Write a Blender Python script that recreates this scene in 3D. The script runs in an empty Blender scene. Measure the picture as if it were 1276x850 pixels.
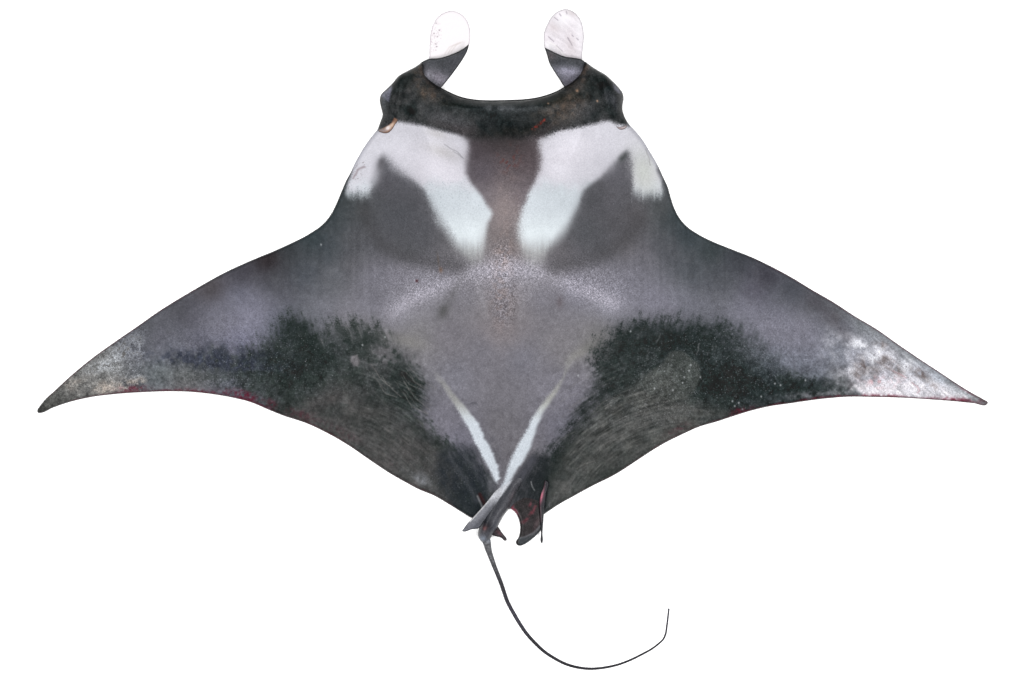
import bpy, math, random
import numpy as np
from mathutils import Vector, geometry as G

random.seed(3); np.random.seed(3)
C = bpy.context.scene.collection
S = 0.002                      # metres per unit of the specimen's own plan grid (1182 units = 2.36 m wingspan)
CX, CY = 638.0, 425.0

# ------------------------------------------------------------------ camera
sc = bpy.context.scene
cam_d = bpy.data.cameras.new('camera'); cam = bpy.data.objects.new('camera', cam_d); C.objects.link(cam)
cam.location = (0, 0, 20); cam.rotation_euler = (0, 0, 0)
cam_d.sensor_width = 36.0; cam_d.lens = 36.0 * 20.0 / (1276 * S); cam_d.clip_end = 200
sc.camera = cam

# ------------------------------------------------------------------ world + added softboxes out of view, burning the sheet out to white
w = bpy.data.worlds.new('World'); sc.world = w; w.use_nodes = True
bg = w.node_tree.nodes['Background']; bg.inputs[0].default_value = (1, 1, 1, 1); bg.inputs[1].default_value = 0.45
for (lx, ly, lz, p) in ((-2.5, 1.9, 4.6, 235), (2.5, 1.9, 4.6, 235), (-2.5, -1.9, 4.6, 215), (2.5, -1.9, 4.6, 215)):
    ld = bpy.data.lights.new('added_softbox', 'AREA'); ld.shape = 'RECTANGLE'; ld.size = 2.2; ld.size_y = 1.6; ld.energy = p
    ld.color = (1, 1, 1)
    lo = bpy.data.objects.new('added_softbox', ld); C.objects.link(lo); lo.location = (lx, ly, lz)
    lo.rotation_euler = (Vector((0, 0, 0)) - Vector((lx, ly, lz))).to_track_quat('-Z', 'Y').to_euler()
sc.view_settings.view_transform = 'Standard'; sc.view_settings.look = 'None'
sc.view_settings.exposure = 0; sc.view_settings.gamma = 1; sc.view_settings.use_curve_mapping = False
KEXP = 2.46                    # light on a flat face: skin reflectance = wanted tone / KEXP

# ------------------------------------------------------------------ noise helpers
_T = np.random.RandomState(11).rand(16, 256, 256)
def vnoise(u, v, k=0):
    t = _T[k % 16]
    iu = np.floor(u).astype(int); iv = np.floor(v).astype(int)
    fu = u - iu; fv = v - iv
    fu = fu * fu * fu * (fu * (fu * 6 - 15) + 10); fv = fv * fv * fv * (fv * (fv * 6 - 15) + 10)
    a = t[iu & 255, iv & 255]; b = t[(iu + 1) & 255, iv & 255]; c = t[iu & 255, (iv + 1) & 255]; d = t[(iu + 1) & 255, (iv + 1) & 255]
    return (a + (b - a) * fu) + ((c + (d - c) * fu) - (a + (b - a) * fu)) * fv - 0.5
def fbm(x, y, s, k=0, o=4, g=.55):
    r = 0; a = 1.0; n = 0
    for i in range(o):
        r = r + a * vnoise(x / s + 17.3 * i, y / s + 7.7 * i, k + i); n += a; a *= g; s *= .5
    return r / n * 2
def sst(a, b, v):
    t = np.clip((v - a) / (b - a), 0, 1); return t * t * (3 - 2 * t)
def seg_dist(x, y, P, closed):
    P = np.asarray(P, float); Q = np.roll(P, -1, 0) if closed else P[1:]
    A = P if closed else P[:-1]
    best = np.full(x.shape, 1e9)
    for (ax, ay), (bx, by) in zip(A, Q):
        dx, dy = bx - ax, by - ay; L = dx * dx + dy * dy + 1e-12
        t = np.clip(((x - ax) * dx + (y - ay) * dy) / L, 0, 1)
        best = np.minimum(best, (x - ax - t * dx) ** 2 + (y - ay - t * dy) ** 2)
    return np.sqrt(best)
def inside(x, y, P):
    P = np.asarray(P, float); r = np.zeros(x.shape, bool)
    for (ax, ay), (bx, by) in zip(P, np.roll(P, -1, 0)):
        if ay == by: continue
        c = ((ay > y) != (by > y)) & (x < (bx - ax) * (y - ay) / (by - ay) + ax); r ^= c
    return r
def patch(x, y, P, soft=4.0, warp=2.0, ws=14.0, k=0):
    """soft-edged mask of a marking; its border wanders by `warp`"""
    xs = x + warp * fbm(x, y, ws, k); ys = y + warp * fbm(x, y, ws, k + 5)
    P = np.asarray(P, float); m = np.zeros(x.shape)
    if len(P) > 7: P = curve(P, 7)
    lo = P.min(0) - soft * 2 - warp * 2; hi = P.max(0) + soft * 2 + warp * 2
    s = np.where((x > lo[0]) & (x < hi[0]) & (y > lo[1]) & (y < hi[1]))[0]
    if len(s) == 0: return m
    d = seg_dist(xs[s], ys[s], P, True) * np.where(inside(xs[s], ys[s], P), 1, -1)
    m[s] = sst(-soft, soft, d); return m
def line(x, y, P, wd, soft=1.0, warp=0.0, k=0):
    xs = x + warp * fbm(x, y, 10, k) if warp else x
    P = np.asarray(P, float); m = np.zeros(x.shape); b = wd + soft + 2 + abs(warp)
    lo = P.min(0) - b; hi = P.max(0) + b
    s = np.where((x > lo[0]) & (x < hi[0]) & (y > lo[1]) & (y < hi[1]))[0]
    if len(s): m[s] = 1 - sst(wd - soft, wd + soft, seg_dist(xs[s], y[s], P, False))
    return m
def blob(x, y, cx, cy, rx, ry, rot=0, p=1.0):
    c, s_ = math.cos(math.radians(rot)), math.sin(math.radians(rot))
    u = ((x - cx) * c + (y - cy) * s_) / rx; v = (-(x - cx) * s_ + (y - cy) * c) / ry
    return np.exp(-(u * u + v * v) ** p)
def mix(c, col, m):
    return c + (np.asarray(col, float) - c) * m[:, None]
def shade(c, f):
    return c * f[:, None]
def tones(x, y, pts, pw=3.2, r0=12.0):
    """smooth skin tone field, sheen and shading included, through a list of (x, y, (r, g, b))"""
    P = np.array([(a, b) for a, b, _ in pts], float); K = np.array([q for _, _, q in pts], float)
    num = np.zeros((len(x), 3)); den = np.zeros(len(x))
    for (a, b), q in zip(P, K):
        wt = 1.0 / ((x - a) ** 2 + (y - b) ** 2 + r0 * r0) ** (pw / 2); num += wt[:, None] * q; den += wt
    return num / den[:, None]
def lin(c):
    c = np.clip(c, 0, 255) / 255.0
    return np.where(c <= .04045, c / 12.92, ((c + .055) / 1.055) ** 2.4)

# ------------------------------------------------------------------ mesh helpers
def curve(P, step, closed=True, sharp=()):
    """centripetal-ish Catmull-Rom through traced points; indices in `sharp` stay corners"""
    P = np.asarray(P, float); n = len(P); out = []
    for i in range(n if closed else n - 1):
        p1, p2 = P[i], P[(i + 1) % n]
        p0 = P[i - 1] if (closed or i > 0) else p1
        p3 = P[(i + 2) % n] if (closed or i + 2 < n) else p2
        if i in sharp: p0 = p1
        if ((i + 1) % n) in sharp: p3 = p2
        L = np.linalg.norm(p2 - p1)
        l0 = max(np.linalg.norm(p1 - p0), 1e-6); l3 = max(np.linalg.norm(p3 - p2), 1e-6)
        m1 = (p2 - p1) / L if l0 < 1e-5 else ((p1 - p0) / l0 * L + (p2 - p1) / L * l0) / (L + l0)
        m2 = (p2 - p1) / L if l3 < 1e-5 else ((p3 - p2) / l3 * L + (p2 - p1) / L * l3) / (L + l3)
        k = max(1, int(round(L / step)))
        for j in range(k):
            t = j / k; t2 = t * t; t3 = t2 * t
            out.append((2 * t3 - 3 * t2 + 1) * p1 + (t3 - 2 * t2 + t) * L * m1 + (-2 * t3 + 3 * t2) * p2 + (t3 - t2) * L * m2)
    if not closed: out.append(P[-1])
    return np.array(out)

def skin_solid(name, outline, spacing, zfun, cfun, mat, parent=None, under=None):
    """closed fleshy solid over a plan outline: zfun(x,y,d) -> (top, bottom, rim) heights; cfun(x,y,d) -> tone + speckle"""
    B = outline; nb = len(B)
    lo = B.min(0); hi = B.max(0)
    cg = max(spacing * 3, 2.0) if nb > 400 else spacing
    gx = np.arange(lo[0] - 2 * cg, hi[0] + 3 * cg, cg); gy = np.arange(lo[1] - 2 * cg, hi[1] + 3 * cg, cg)
    qx, qy = np.meshgrid(gx, gy); qx = qx.ravel(); qy = qy.ravel()
    sd = (seg_dist(qx, qy, B[::2] if nb > 400 else B, True) * np.where(inside(qx, qy, B), 1, -1)).reshape(len(gy), len(gx))
    def sdist(x, y):
        u = (x - gx[0]) / cg; v = (y - gy[0]) / cg; i = np.clip(u.astype(int), 0, len(gx) - 2); j = np.clip(v.astype(int), 0, len(gy) - 2); u = u - i; v = v - j
        r = (sd[j, i] * (1 - u) + sd[j, i + 1] * u) * (1 - v) + (sd[j + 1, i] * (1 - u) + sd[j + 1, i + 1] * u) * v
        n = np.where(np.abs(r) < cg * 2.5)[0]
        r[n] = seg_dist(x[n], y[n], B, True) * np.where(inside(x[n], y[n], B), 1, -1)
        return r
    def fill(sp):
        rows = np.arange(lo[1], hi[1], sp * .8660); pts = []
        for i, yy in enumerate(rows):
            xx = np.arange(lo[0] + (sp / 2 if i % 2 else 0), hi[0], sp); pts.append(np.stack([xx, np.full(len(xx), yy)], -1))
        P = np.concatenate(pts); P = P[sdist(P[:, 0], P[:, 1]) > 0]; P = P + (np.random.rand(*P.shape) - .5) * sp * .25
        d = sdist(P[:, 0], P[:, 1]); P = P[d > spacing * .6]
        r = G.delaunay_2d_cdt([Vector(p) for p in np.concatenate([B, P]).tolist()], [], [list(range(nb))], 1, 1e-5, False)
        vc = np.array([tuple(v) for v in r[0]]); T = np.array([tuple(f) for f in r[2]])
        assert len(vc) == nb + len(P), name + ': outline crosses itself'
        cen = vc[T].mean(1); T = T[inside_near(cen)]
        e = (vc[T[:, 1]] - vc[T[:, 0]]); f = (vc[T[:, 2]] - vc[T[:, 0]])
        flip = (e[:, 0] * f[:, 1] - e[:, 1] * f[:, 0]) > 0       # plan y points down the page
        T[flip] = T[flip][:, ::-1]
        dd = np.concatenate([np.zeros(nb), np.clip(sdist(P[:, 0], P[:, 1]), 1e-3, None)])
        return vc, T, dd
    def inside_near(c): return sdist(c[:, 0], c[:, 1]) > 0
    vc, T, dd = fill(spacing); wc, U, de = fill(spacing * (4 if nb > 400 else 1.5))
    x, y = vc[:, 0], vc[:, 1]; n = len(vc)
    top, bot, rim = zfun(x, y, dd); top[:nb] = np.asarray(rim)[:nb]
    t2, b2, _ = zfun(wc[:, 0], wc[:, 1], de)
    lowid = np.concatenate([np.arange(nb), n + np.arange(len(wc) - nb)]); ii = np.arange(len(wc) - nb)
    X = (x - CX) * S; Y = (CY - y) * S
    V = np.concatenate([np.stack([X, Y, top * S], -1), np.stack([(wc[nb:, 0] - CX) * S, (CY - wc[nb:, 1]) * S, b2[nb:] * S], -1)])
    F = np.concatenate([T, lowid[U][:, ::-1]])
    me = bpy.data.meshes.new(name)
    me.vertices.add(len(V)); me.vertices.foreach_set('co', V.ravel())
    me.loops.add(F.size); me.loops.foreach_set('vertex_index', F.ravel().astype(np.int32))
    me.polygons.add(len(F)); me.polygons.foreach_set('loop_start', np.arange(0, F.size, 3, dtype=np.int32))
    me.update(calc_edges=True)
    me.polygons.foreach_set('use_smooth', np.ones(len(F), bool))
    col, spk = cfun(x, y, dd)
    uc = np.tile(np.array(under if under is not None else (205, 203, 205), float), (len(ii), 1))
    put_colour(me, np.concatenate([col, uc]), np.concatenate([spk, np.zeros(len(ii))]))
    me.materials.append(mat); me.validate()
    o = bpy.data.objects.new(name, me); C.objects.link(o)
    if parent: o.parent = parent
    return o
def put_colour(me, col, spk):
    a = me.color_attributes.new('pigment_and_light', 'FLOAT_COLOR', 'POINT')  # skin colour with sheen and shading painted into it
    L = np.clip(lin(col) - .020, .003, 1) / KEXP          # the wet sheen adds about .02 on its own
    a.data.foreach_set('color', np.concatenate([L, spk[:, None]], 1).astype(np.float32).ravel())

def sweep(name, P, R, Z, cfun, mat, parent, nseg=12, flat=.9):
    """tapering tube along a plan path"""
    P = np.asarray(P, float); n = len(P); V = []; F = []
    t = np.gradient(P, axis=0); t /= np.linalg.norm(t, axis=1)[:, None]; nr = np.stack([-t[:, 1], t[:, 0]], -1)
    for i in range(n):
        for k in range(nseg):
            a = 2 * math.pi * k / nseg
            q = P[i] + nr[i] * R[i] * math.cos(a)
            V.append(((q[0] - CX) * S, (CY - q[1]) * S, (Z[i] + R[i] * flat * math.sin(a)) * S))
    for i in range(n - 1):
        for k in range(nseg):
            a = i * nseg + k; b = i * nseg + (k + 1) % nseg
            F.append((a, b, b + nseg, a + nseg))
    F.append(tuple(range(nseg))[::-1]); F.append(tuple((n - 1) * nseg + k for k in range(nseg)))
    me = bpy.data.meshes.new(name); me.from_pydata(V, [], F)
    import bmesh
    bm = bmesh.new(); bm.from_mesh(me); bmesh.ops.recalc_face_normals(bm, faces=bm.faces); bm.to_mesh(me); bm.free()
    me.polygons.foreach_set('use_smooth', np.ones(len(me.polygons), bool))
    v = np.array(V); px = v[:, 0] / S + CX; py = CY - v[:, 1] / S
    col, spk = cfun(px, py, v[:, 2] / S); put_colour(me, col, spk)
    me.materials.append(mat)
    o = bpy.data.objects.new(name, me); C.objects.link(o); o.parent = parent
    return o

# ------------------------------------------------------------------ materials
def nodes(m):
    m.use_nodes = True; nt = m.node_tree; return nt, nt.nodes, nt.links
def skin_mat(name, rough=.45, spec=.06, bump=.25, grain=1.0):
    m = bpy.data.materials.new(name); nt, N, L = nodes(m); b = N['Principled BSDF']
    at = N.new('ShaderNodeAttribute'); at.attribute_name = 'pigment_and_light'
    tc = N.new('ShaderNodeTexCoord')
    vo = N.new('ShaderNodeTexVoronoi'); vo.inputs['Scale'].default_value = 620            # skin grain and painted wet glitter, about 2 mm
    n1 = N.new('ShaderNodeTexNoise'); n1.inputs['Scale'].default_value = 360; n1.inputs['Detail'].default_value = 3
    n2 = N.new('ShaderNodeTexNoise'); n2.inputs['Scale'].default_value = 60; n2.inputs['Detail'].default_value = 6
    for q in (vo, n1, n2): L.new(tc.outputs['Object'], q.inputs['Vector'])
    sep = N.new('ShaderNodeSeparateColor'); L.new(vo.outputs['Color'], sep.inputs[0])
    # vertex tone * (1 + speckle * (cell - .5) ...)
    s1 = N.new('ShaderNodeMath'); s1.operation = 'SUBTRACT'; L.new(sep.outputs[0], s1.inputs[0]); s1.inputs[1].default_value = .46
    s2 = N.new('ShaderNodeMath'); s2.operation = 'MULTIPLY'; L.new(s1.outputs[0], s2.inputs[0]); L.new(at.outputs['Alpha'], s2.inputs[1])
    s3 = N.new('ShaderNodeMath'); s3.operation = 'ADD'; L.new(s2.outputs[0], s3.inputs[0]); s3.inputs[1].default_value = 1
    s4 = N.new('ShaderNodeMapRange'); L.new(n1.outputs['Fac'], s4.inputs[0])
    s4.inputs[1].default_value = .3; s4.inputs[2].default_value = .7; s4.inputs[3].default_value = -.42 * grain; s4.inputs[4].default_value = .42 * grain
    s6 = N.new('ShaderNodeMath'); s6.operation = 'MULTIPLY'; L.new(s4.outputs[0], s6.inputs[0]); L.new(at.outputs['Alpha'], s6.inputs[1])
    s5 = N.new('ShaderNodeMath'); s5.operation = 'ADD'; L.new(s3.outputs[0], s5.inputs[0]); L.new(s6.outputs[0], s5.inputs[1])
    vm = N.new('ShaderNodeVectorMath'); vm.operation = 'SCALE'; L.new(at.outputs['Color'], vm.inputs[0]); L.new(s5.outputs[0], vm.inputs['Scale'])
    L.new(vm.outputs[0], b.inputs['Base Color'])
    rr = N.new('ShaderNodeMapRange'); L.new(n2.outputs['Fac'], rr.inputs[0])
    rr.inputs[1].default_value = .3; rr.inputs[2].default_value = .7; rr.inputs[3].default_value = rough - .1; rr.inputs[4].default_value = rough + .12
    L.new(rr.outputs[0], b.inputs['Roughness'])
    b.inputs['Specular IOR Level'].default_value = spec
    bp = N.new('ShaderNodeBump'); bp.inputs['Strength'].default_value = bump; bp.inputs['Distance'].default_value = .0012
    L.new(n1.outputs['Fac'], bp.inputs['Height']); L.new(bp.outputs[0], b.inputs['Normal'])
    return m
M_skin = skin_mat('ray_skin')
M_lobe = skin_mat('pale_lobe_skin', .45, .1, .2, .25)
M_wet = skin_mat('wet_dark_skin', .40, .14, .3)
ms = bpy.data.materials.new('white_sheet'); nt, N, L = nodes(ms)
nb_ = N.new('ShaderNodeTexNoise'); nb_.inputs['Scale'].default_value = 30; nb_.inputs['Detail'].default_value = 5
rp = N.new('ShaderNodeMapRange'); rp.inputs[3].default_value = .86; rp.inputs[4].default_value = .88
L.new(nb_.outputs['Fac'], rp.inputs[0]); cc = N.new('ShaderNodeCombineColor')
for i in range(3): L.new(rp.outputs[0], cc.inputs[i])
L.new(cc.outputs[0], N['Principled BSDF'].inputs['Base Color']); N['Principled BSDF'].inputs['Roughness'].default_value = .9
N['Principled BSDF'].inputs['Specular IOR Level'].default_value = .1

# ------------------------------------------------------------------ setting: white sheet
me = bpy.data.meshes.new('white_sheet'); q = 20
me.from_pydata([(-q, -q, 0), (q, -q, 0), (q, q, 0), (-q, q, 0)], [], [(0, 1, 2, 3)]); me.materials.append(ms)
sheet = bpy.data.objects.new('ground_sheet', me); C.objects.link(sheet)
sheet['kind'] = 'structure'; sheet['label'] = 'plain white seamless sheet under the ray'

# ------------------------------------------------------------------ the ray
ray = bpy.data.objects.new('manta_ray', None); C.objects.link(ray)
ray['label'] = 'dark grey manta ray with white shoulder patches and spread wings on a white sheet'
ray['category'] = 'manta ray'

OUT = [  # disc margin from the left wing tip along the leading edge, round the head, to the right tip and back along the trailing edge
 (47.1,514.3),(46.5,511.5),(49.8,506),(56.4,497.8),(67.9,487.2),(89.3,467.5),(112.4,448.4),(145.3,424.6),(171.7,406.5),(194.7,390.2),
 (244.2,359.8),(280.4,339.6),(316.7,323.1),(339.7,313.6),(359.5,304.7),(387.5,290.2),(402.3,279.5),(412.5,267),(419.2,254),(425,240),(431,226),
 (437.5,214),(441.6,204.8),(447.4,194.1),(454.8,181.8),(461.4,172.7),(467.2,165.6),(470.2,162.4),(474.4,151.3),(476.8,143),(475.9,138.4),(474.3,131.8),
 (473.3,125.2),(474.9,118.3),(481.2,112),(489.4,104.1),(496,95.9),(507.5,89),(517.4,84),(526.3,77.8),(528.2,82.5),(527.6,88.5),(529.4,94.7),
 (535.5,100.8),(543.8,107.1),(555.3,113.7),(565.2,118.6),(575.1,122.2),(588.3,124.9),(601.4,126.1),(621.2,126.2),(640,125.7),(656.5,124.7),
 (668,123),(682.8,119.2),(694.4,114.5),(703.4,109.1),(712.5,103.3),(720.7,95.6),(725,89.4),(727,83),(729.3,77.3),(737.2,83.3),(745.4,88.5),(755.3,94.2),
 (761.9,100.5),(770.1,108.7),(775.2,115.3),(777,122.7),(775.6,131.8),(775.6,137),(778,145.2),(784,155.6),(790.5,162.3),(800,173.6),(809.4,188.7),
 (818.8,204.7),(826.3,220.7),(831.9,232.9),(835.7,246.1),(840.6,260.5),(846.6,271.7),(854.8,281.3),(869.7,291.8),(889.4,301.7),(910.8,310.3),
 (938.8,321.5),(965.2,334.3),(988.3,346.9),(1011.3,361),(1037.7,376.2),(1064,393.4),(1093.7,411.2),(1116.8,427.6),(1143.1,445.6),(1169.5,463.0),
 (1195.8,480.4),(1212.3,490.5),(1225.5,497.8),(1231,501.8),(1230,503.6),(1212.3,502.4),(1189.3,500.1),(1153,497.4),(1120.1,495.5),(1090.4,494.8),
 (1054.2,494.6),(1024.5,497.1),(998.2,500.6),(980,503.3),(961.9,505.8),(938.8,511.0),(912.5,519.0),(895.1,524.8),(869.7,532.4),(850.7,541.0),(828.4,552.0),
 (809.3,563.5),(793.5,574.0),(764.9,592.2),(739.4,604.9),(717.2,616.9),(695,629.4),(681,638.6),(677,641),(672,632),(660,626),(648,628),(636,634),(625,636),(612,640),
 (600,645),(591,646.6),(587.6,645.3),(576.5,639),(560.6,629.2),(541.5,617.9),(522.4,610),(503.4,599.9),(484.3,588.9),(458.9,571.9),(436.6,556.5),(408,539.8),
 (382.6,527.8),(351.3,517.3),(333.1,509.9),(313.4,501.6),(287,495),(260.6,490.7),(234.3,488.2),(214.5,487.7),(178.3,488.8),(145.3,491),(112.4,495.1),
 (84.4,501.8),(66.2,508.1),(50.4,514.6)]
sharp = [i for i, p in enumerate(OUT) if p in ((470.2,162.4),(526.3,77.8),(729.3,77.3),(529.4,94.7))]
BODY = curve(OUT, 1.0, True, sharp)

GIRDLE = [(488,390),(515,372),(545,358),(580,345),(610,338),(640,336),(665,339),(700,351),(735,365),(765,378)]
def body_z(x, y, d):
    hw = 1 - sst(125, 200, y)                               # 1 on the head
    hw = hw * (1 - sst(165, 200, np.abs(x - 626)))
    rim = 3.0 + 9.0 * hw
    core = 70 * np.exp(-((x - 628) / 125) ** 2 - ((y - 285) / 190) ** 2) + 16 * np.exp(-((x - 628) / 230) ** 2 - ((y - 330) / 120) ** 2)
    wing = 9 + 5 * sst(0, 70, d)
    R = 6 + 10 * hw
    e = np.sqrt(np.clip(1 - (1 - np.clip(d / R, 0, 1)) ** 2, 0, 1))
    e2 = sst(0, 95, d)
    top = rim + (wing * .55 + hw * 13) * e + wing * .45 * e2 + core * sst(-10, 110, d) * np.where(d > 0, 1, 0) * sst(0, 12, d)
    g = seg_dist(x, y, GIRDLE, False)
    top += 3.2 * np.exp(-(g / 11) ** 2) * e
    top += 5 * np.exp(-((x - 628 + (y - 450) * .02) / 13) ** 2) * sst(330, 480, y) * sst(0, 20, d)
    # eye bulges on the head's flanks, muscle hollows of the shoulders, fold behind the lip
    for cx_, sg in ((486, 1), (767, -1)):
        top += 5 * blob(x, y, cx_, 125, 9, 22, 0) * e
        top -= 3.2 * blob(x, y, cx_ + sg * 13, 118, 4, 24, 12 * sg) * e
    top -= 3.5 * (blob(x, y, 505, 265, 38, 50, 0) + blob(x, y, 752, 262, 38, 50, 0))
    top += 3 * blob(x, y, 632, 133, 75, 7) * e - 2.5 * blob(x, y, 632, 150, 70, 9)
    top += (1.1 * fbm(x, y, 55, 2) + .35 * fbm(x, y, 12, 6, 3)) * sst(0, 14, d)
    bot = rim * (1 - np.sqrt(np.clip(1 - (1 - np.clip(d / (R + 2), 0, 1)) ** 2, 0, 1))) + 1.0
    return top, bot, rim

def fibres(x, y, cx, cy, wr, wl, k):
    r = np.hypot(x - cx, y - cy); a = np.arctan2(y - cy, x - cx) * 180
    return vnoise(r / wr + .35 * fbm(x, y, 16, k + 2), a / wl, k)

def body_c(x, y, d):
    base = [
     # left wing
     (425,245,(58,62,63)),(415,270,(56,61,63)),(390,297,(54,61,63)),(360,312,(58,60,62)),(334,323,(48,42,43)),(300,338,(66,64,69)),(262,358,(78,73,75)),(222,383,(78,77,81)),(182,407,(84,84,88)),
     (410,310,(64,68,72)),(380,340,(74,77,82)),(345,350,(72,72,76)),(300,372,(102,101,112)),(312,392,(116,114,130)),(272,398,(100,98,107)),(240,395,(85,83,90)),(200,420,(90,88,95)),(212,440,(106,107,115)),(250,428,(88,87,97)),(298,420,(114,112,128)),
     (345,402,(104,104,115)),(392,388,(108,107,113)),(415,345,(88,88,92)),(445,300,(82,81,84)),(455,260,(66,67,68)),(440,330,(90,88,91)),(460,360,(104,101,106)),(440,395,(116,112,114)),
     (170,425,(100,100,105)),(130,455,(122,120,118)),(95,480,(104,102,100)),(65,503,(88,87,84)),(50,512,(62,62,60)),(200,460,(98,102,104)),(230,475,(98,95,96)),
     (300,470,(84,86,92)),(400,470,(96,95,98)),(480,440,(112,107,110)),
     # shoulders and back
     (500,215,(98,96,101)),(480,230,(92,89,94)),(470,260,(86,86,89)),(500,270,(84,84,88)),(520,290,(88,87,91)),(470,300,(88,87,91)),(510,315,(82,82,84)),(555,325,(92,89,90)),
     (470,335,(100,97,101)),(500,340,(112,108,114)),(530,345,(118,115,120)),(550,340,(106,103,108)),
     (600,190,(88,80,84)),(605,215,(94,87,92)),(630,200,(92,82,84)),(655,200,(90,80,82)),(630,230,(102,93,95)),(628,265,(126,116,116)),(612,250,(108,100,104)),(645,250,(110,100,104)),(622,300,(112,103,102)),(640,310,(104,95,94)),(625,325,(118,108,106)),
     (585,335,(104,101,102)),(660,340,(128,124,128)),(625,345,(138,132,134)),(625,375,(128,119,118)),(625,410,(122,113,114)),(580,370,(112,108,113)),(540,375,(122,118,123)),(500,390,(128,124,130)),(675,370,(112,108,114)),(720,360,(118,115,124)),(760,375,(130,127,136)),
     (600,440,(112,108,114)),(560,420,(114,109,114)),(520,420,(120,116,117)),(650,450,(110,107,114)),(700,430,(118,113,116)),(740,420,(122,117,118)),(570,470,(112,109,116)),(625,480,(108,104,109)),(690,480,(114,110,117)),(625,530,(106,102,106)),(640,560,(104,100,104)),
     (550,520,(110,106,114)),(575,550,(104,101,110)),(715,500,(112,108,116)),(705,530,(104,101,110)),
     # right shoulder
     (740,250,(84,83,86)),(770,220,(100,97,102)),(760,250,(96,93,97)),(730,290,(84,84,87)),(770,280,(92,89,92)),(745,310,(83,82,85)),(700,320,(94,90,92)),(790,270,(88,84,86)),(780,310,(106,102,105)),(740,335,(108,105,110)),(800,320,(102,99,104)),
     # right wing
     (825,260,(72,73,74)),(842,270,(58,64,66)),(855,295,(58,64,67)),(885,312,(56,61,62)),(920,325,(60,61,65)),(955,345,(62,60,66)),(985,362,(68,69,74)),(1015,380,(78,77,80)),(1040,392,(86,85,88)),
     (835,310,(80,80,84)),(860,340,(74,76,80)),(900,350,(72,73,77)),(940,365,(84,81,90)),(970,370,(88,88,94)),(930,385,(108,106,116)),(970,395,(112,110,120)),(900,375,(92,92,96)),(850,375,(98,98,104)),(820,370,(108,105,113)),(830,390,(112,108,116)),(1000,410,(120,116,126)),(960,415,(124,120,130)),
     (920,400,(112,110,118)),(1020,400,(94,93,100)),(1000,440,(108,110,120)),(960,440,(104,106,115)),(1040,440,(106,110,118)),(900,440,(76,80,84)),(1020,470,(96,98,106)),(960,465,(88,91,100)),(1050,470,(90,88,90)),
     (1070,440,(150,148,156)),(1090,425,(140,140,145)),(1100,450,(158,152,158)),(1130,450,(140,140,144)),(1140,470,(176,174,182)),(1100,480,(190,184,190)),(1170,480,(160,162,170)),(1195,490,(150,153,156)),(1215,496,(132,134,136)),(1226,501,(62,62,62)),(1075,400,(118,120,122)),(1055,410,(104,103,110)),
    ]
    c = tones(x, y, base, 3.0, 13.0)  # base tones hold sheen and shading along with skin colour
    c = c * np.array((1.04, 1.06, 1.07)) + 4 * np.clip(blob(x, y, 628, 430, 150, 150), 0, 1)[:, None]
    c = mix(c, (126, 125, 137), np.clip(.55 * blob(x, y, 305, 395, 60, 26, -24) + .5 * blob(x, y, 450, 385, 50, 20, -10) + .5 * blob(x, y, 950, 400, 70, 22, 20) + .5 * blob(x, y, 820, 378, 50, 18, 6) + .45 * blob(x, y, 1000, 428, 50, 22, 15) + .4 * blob(x, y, 470, 345, 30, 20) + .4 * blob(x, y, 785, 345, 34, 22) + .35 * blob(x, y, 212, 438, 34, 14, -8), 0, .8))  # pale lilac sheen painted over wings and shoulders
    spk = np.full(len(x), .23)
    rnd = np.random.RandomState(5).randn(len(x))
    big = fbm(x, y, 60, 3); fine = fbm(x, y, 7, 8, 3)
    c = shade(c, 1 + .05 * big + .06 * fine)
    # faint fore-and-aft grooves on the front of the wings
    vert = vnoise(x / 3.2, y / 70, 9)
    zone = np.maximum(blob(x, y, 430, 320, 90, 60), blob(x, y, 860, 320, 90, 60)) + .6 * blob(x, y, 250, 400, 60, 40)
    c = shade(c, 1 + .10 * vert * zone)

    # --- dark bands of the wings, feathered front edge
    sl = np.where(x < 628, -.28, .28)
    st = vnoise((x + sl * y) / 3.0, y / 26, 1) * 1.1 + vnoise((x + sl * y) / 7.5, y / 34, 2) + .5 * fbm(x, y, 5, 4, 2)
    yy = y + 9 * st + 4 * rnd
    xx = x + 3.0 * rnd + 7 * fbm(x, y, 9, 7, 3)
    LB = [(196,449),(228,446),(262,436),(300,440),(326,430),(342,414),(354,396),(372,392),(386,402),(400,410),(416,404),(436,400),(456,404),(476,410),(492,420),(503,438),(518,462),(528,480),(524,498),
          (526,514),(538,532),(556,550),(574,562),(592,578),(606,596),(614,612),(610,650),(590,662),(430,566),(340,526),(318,500),(290,480),(250,470),(210,458)]
    RB = [(738,452),(744,434),(756,418),(776,404),(806,399),(846,398),(884,399),(920,406),(948,420),(966,440),(984,462),(1010,470),(1040,474),(1066,484),(1074,500),(900,540),(700,640),(668,640),(664,588),(680,566),(706,538),(734,510),(744,482)]
    mL = patch(xx, yy, LB, 21, 4, 26, 1); mR = patch(xx, yy, RB, 21, 4, 26, 3)
    hair = np.where(y < 455, vnoise((x + sl * y) / 1.6, y / 8, 12) * .8 + .4 * vnoise((x + sl * y) / 3.4, y / 12, 13) + .55 * fbm(x, y, 5, 11, 3), .9 * np.where(x < 628, fibres(x, y, 395, 700, 1.5, 8, 9), fibres(x, y, 862, 700, 1.5, 8, 10)) + .5 * fbm(x, y, 4, 3, 2)) + .14 * rnd
    mL = sst(.18, .92, mL + .5 * hair * np.clip(mL * (1 - mL) * 4, 0, 1)); mR = sst(.18, .92, mR + .5 * hair * np.clip(mR * (1 - mR) * 4, 0, 1))
    vary = 1 + .22 * fbm(x, y, 26, 10) + .28 * fbm(x, y, 5, 11, 3) - .10 * np.abs(rnd)
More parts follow.
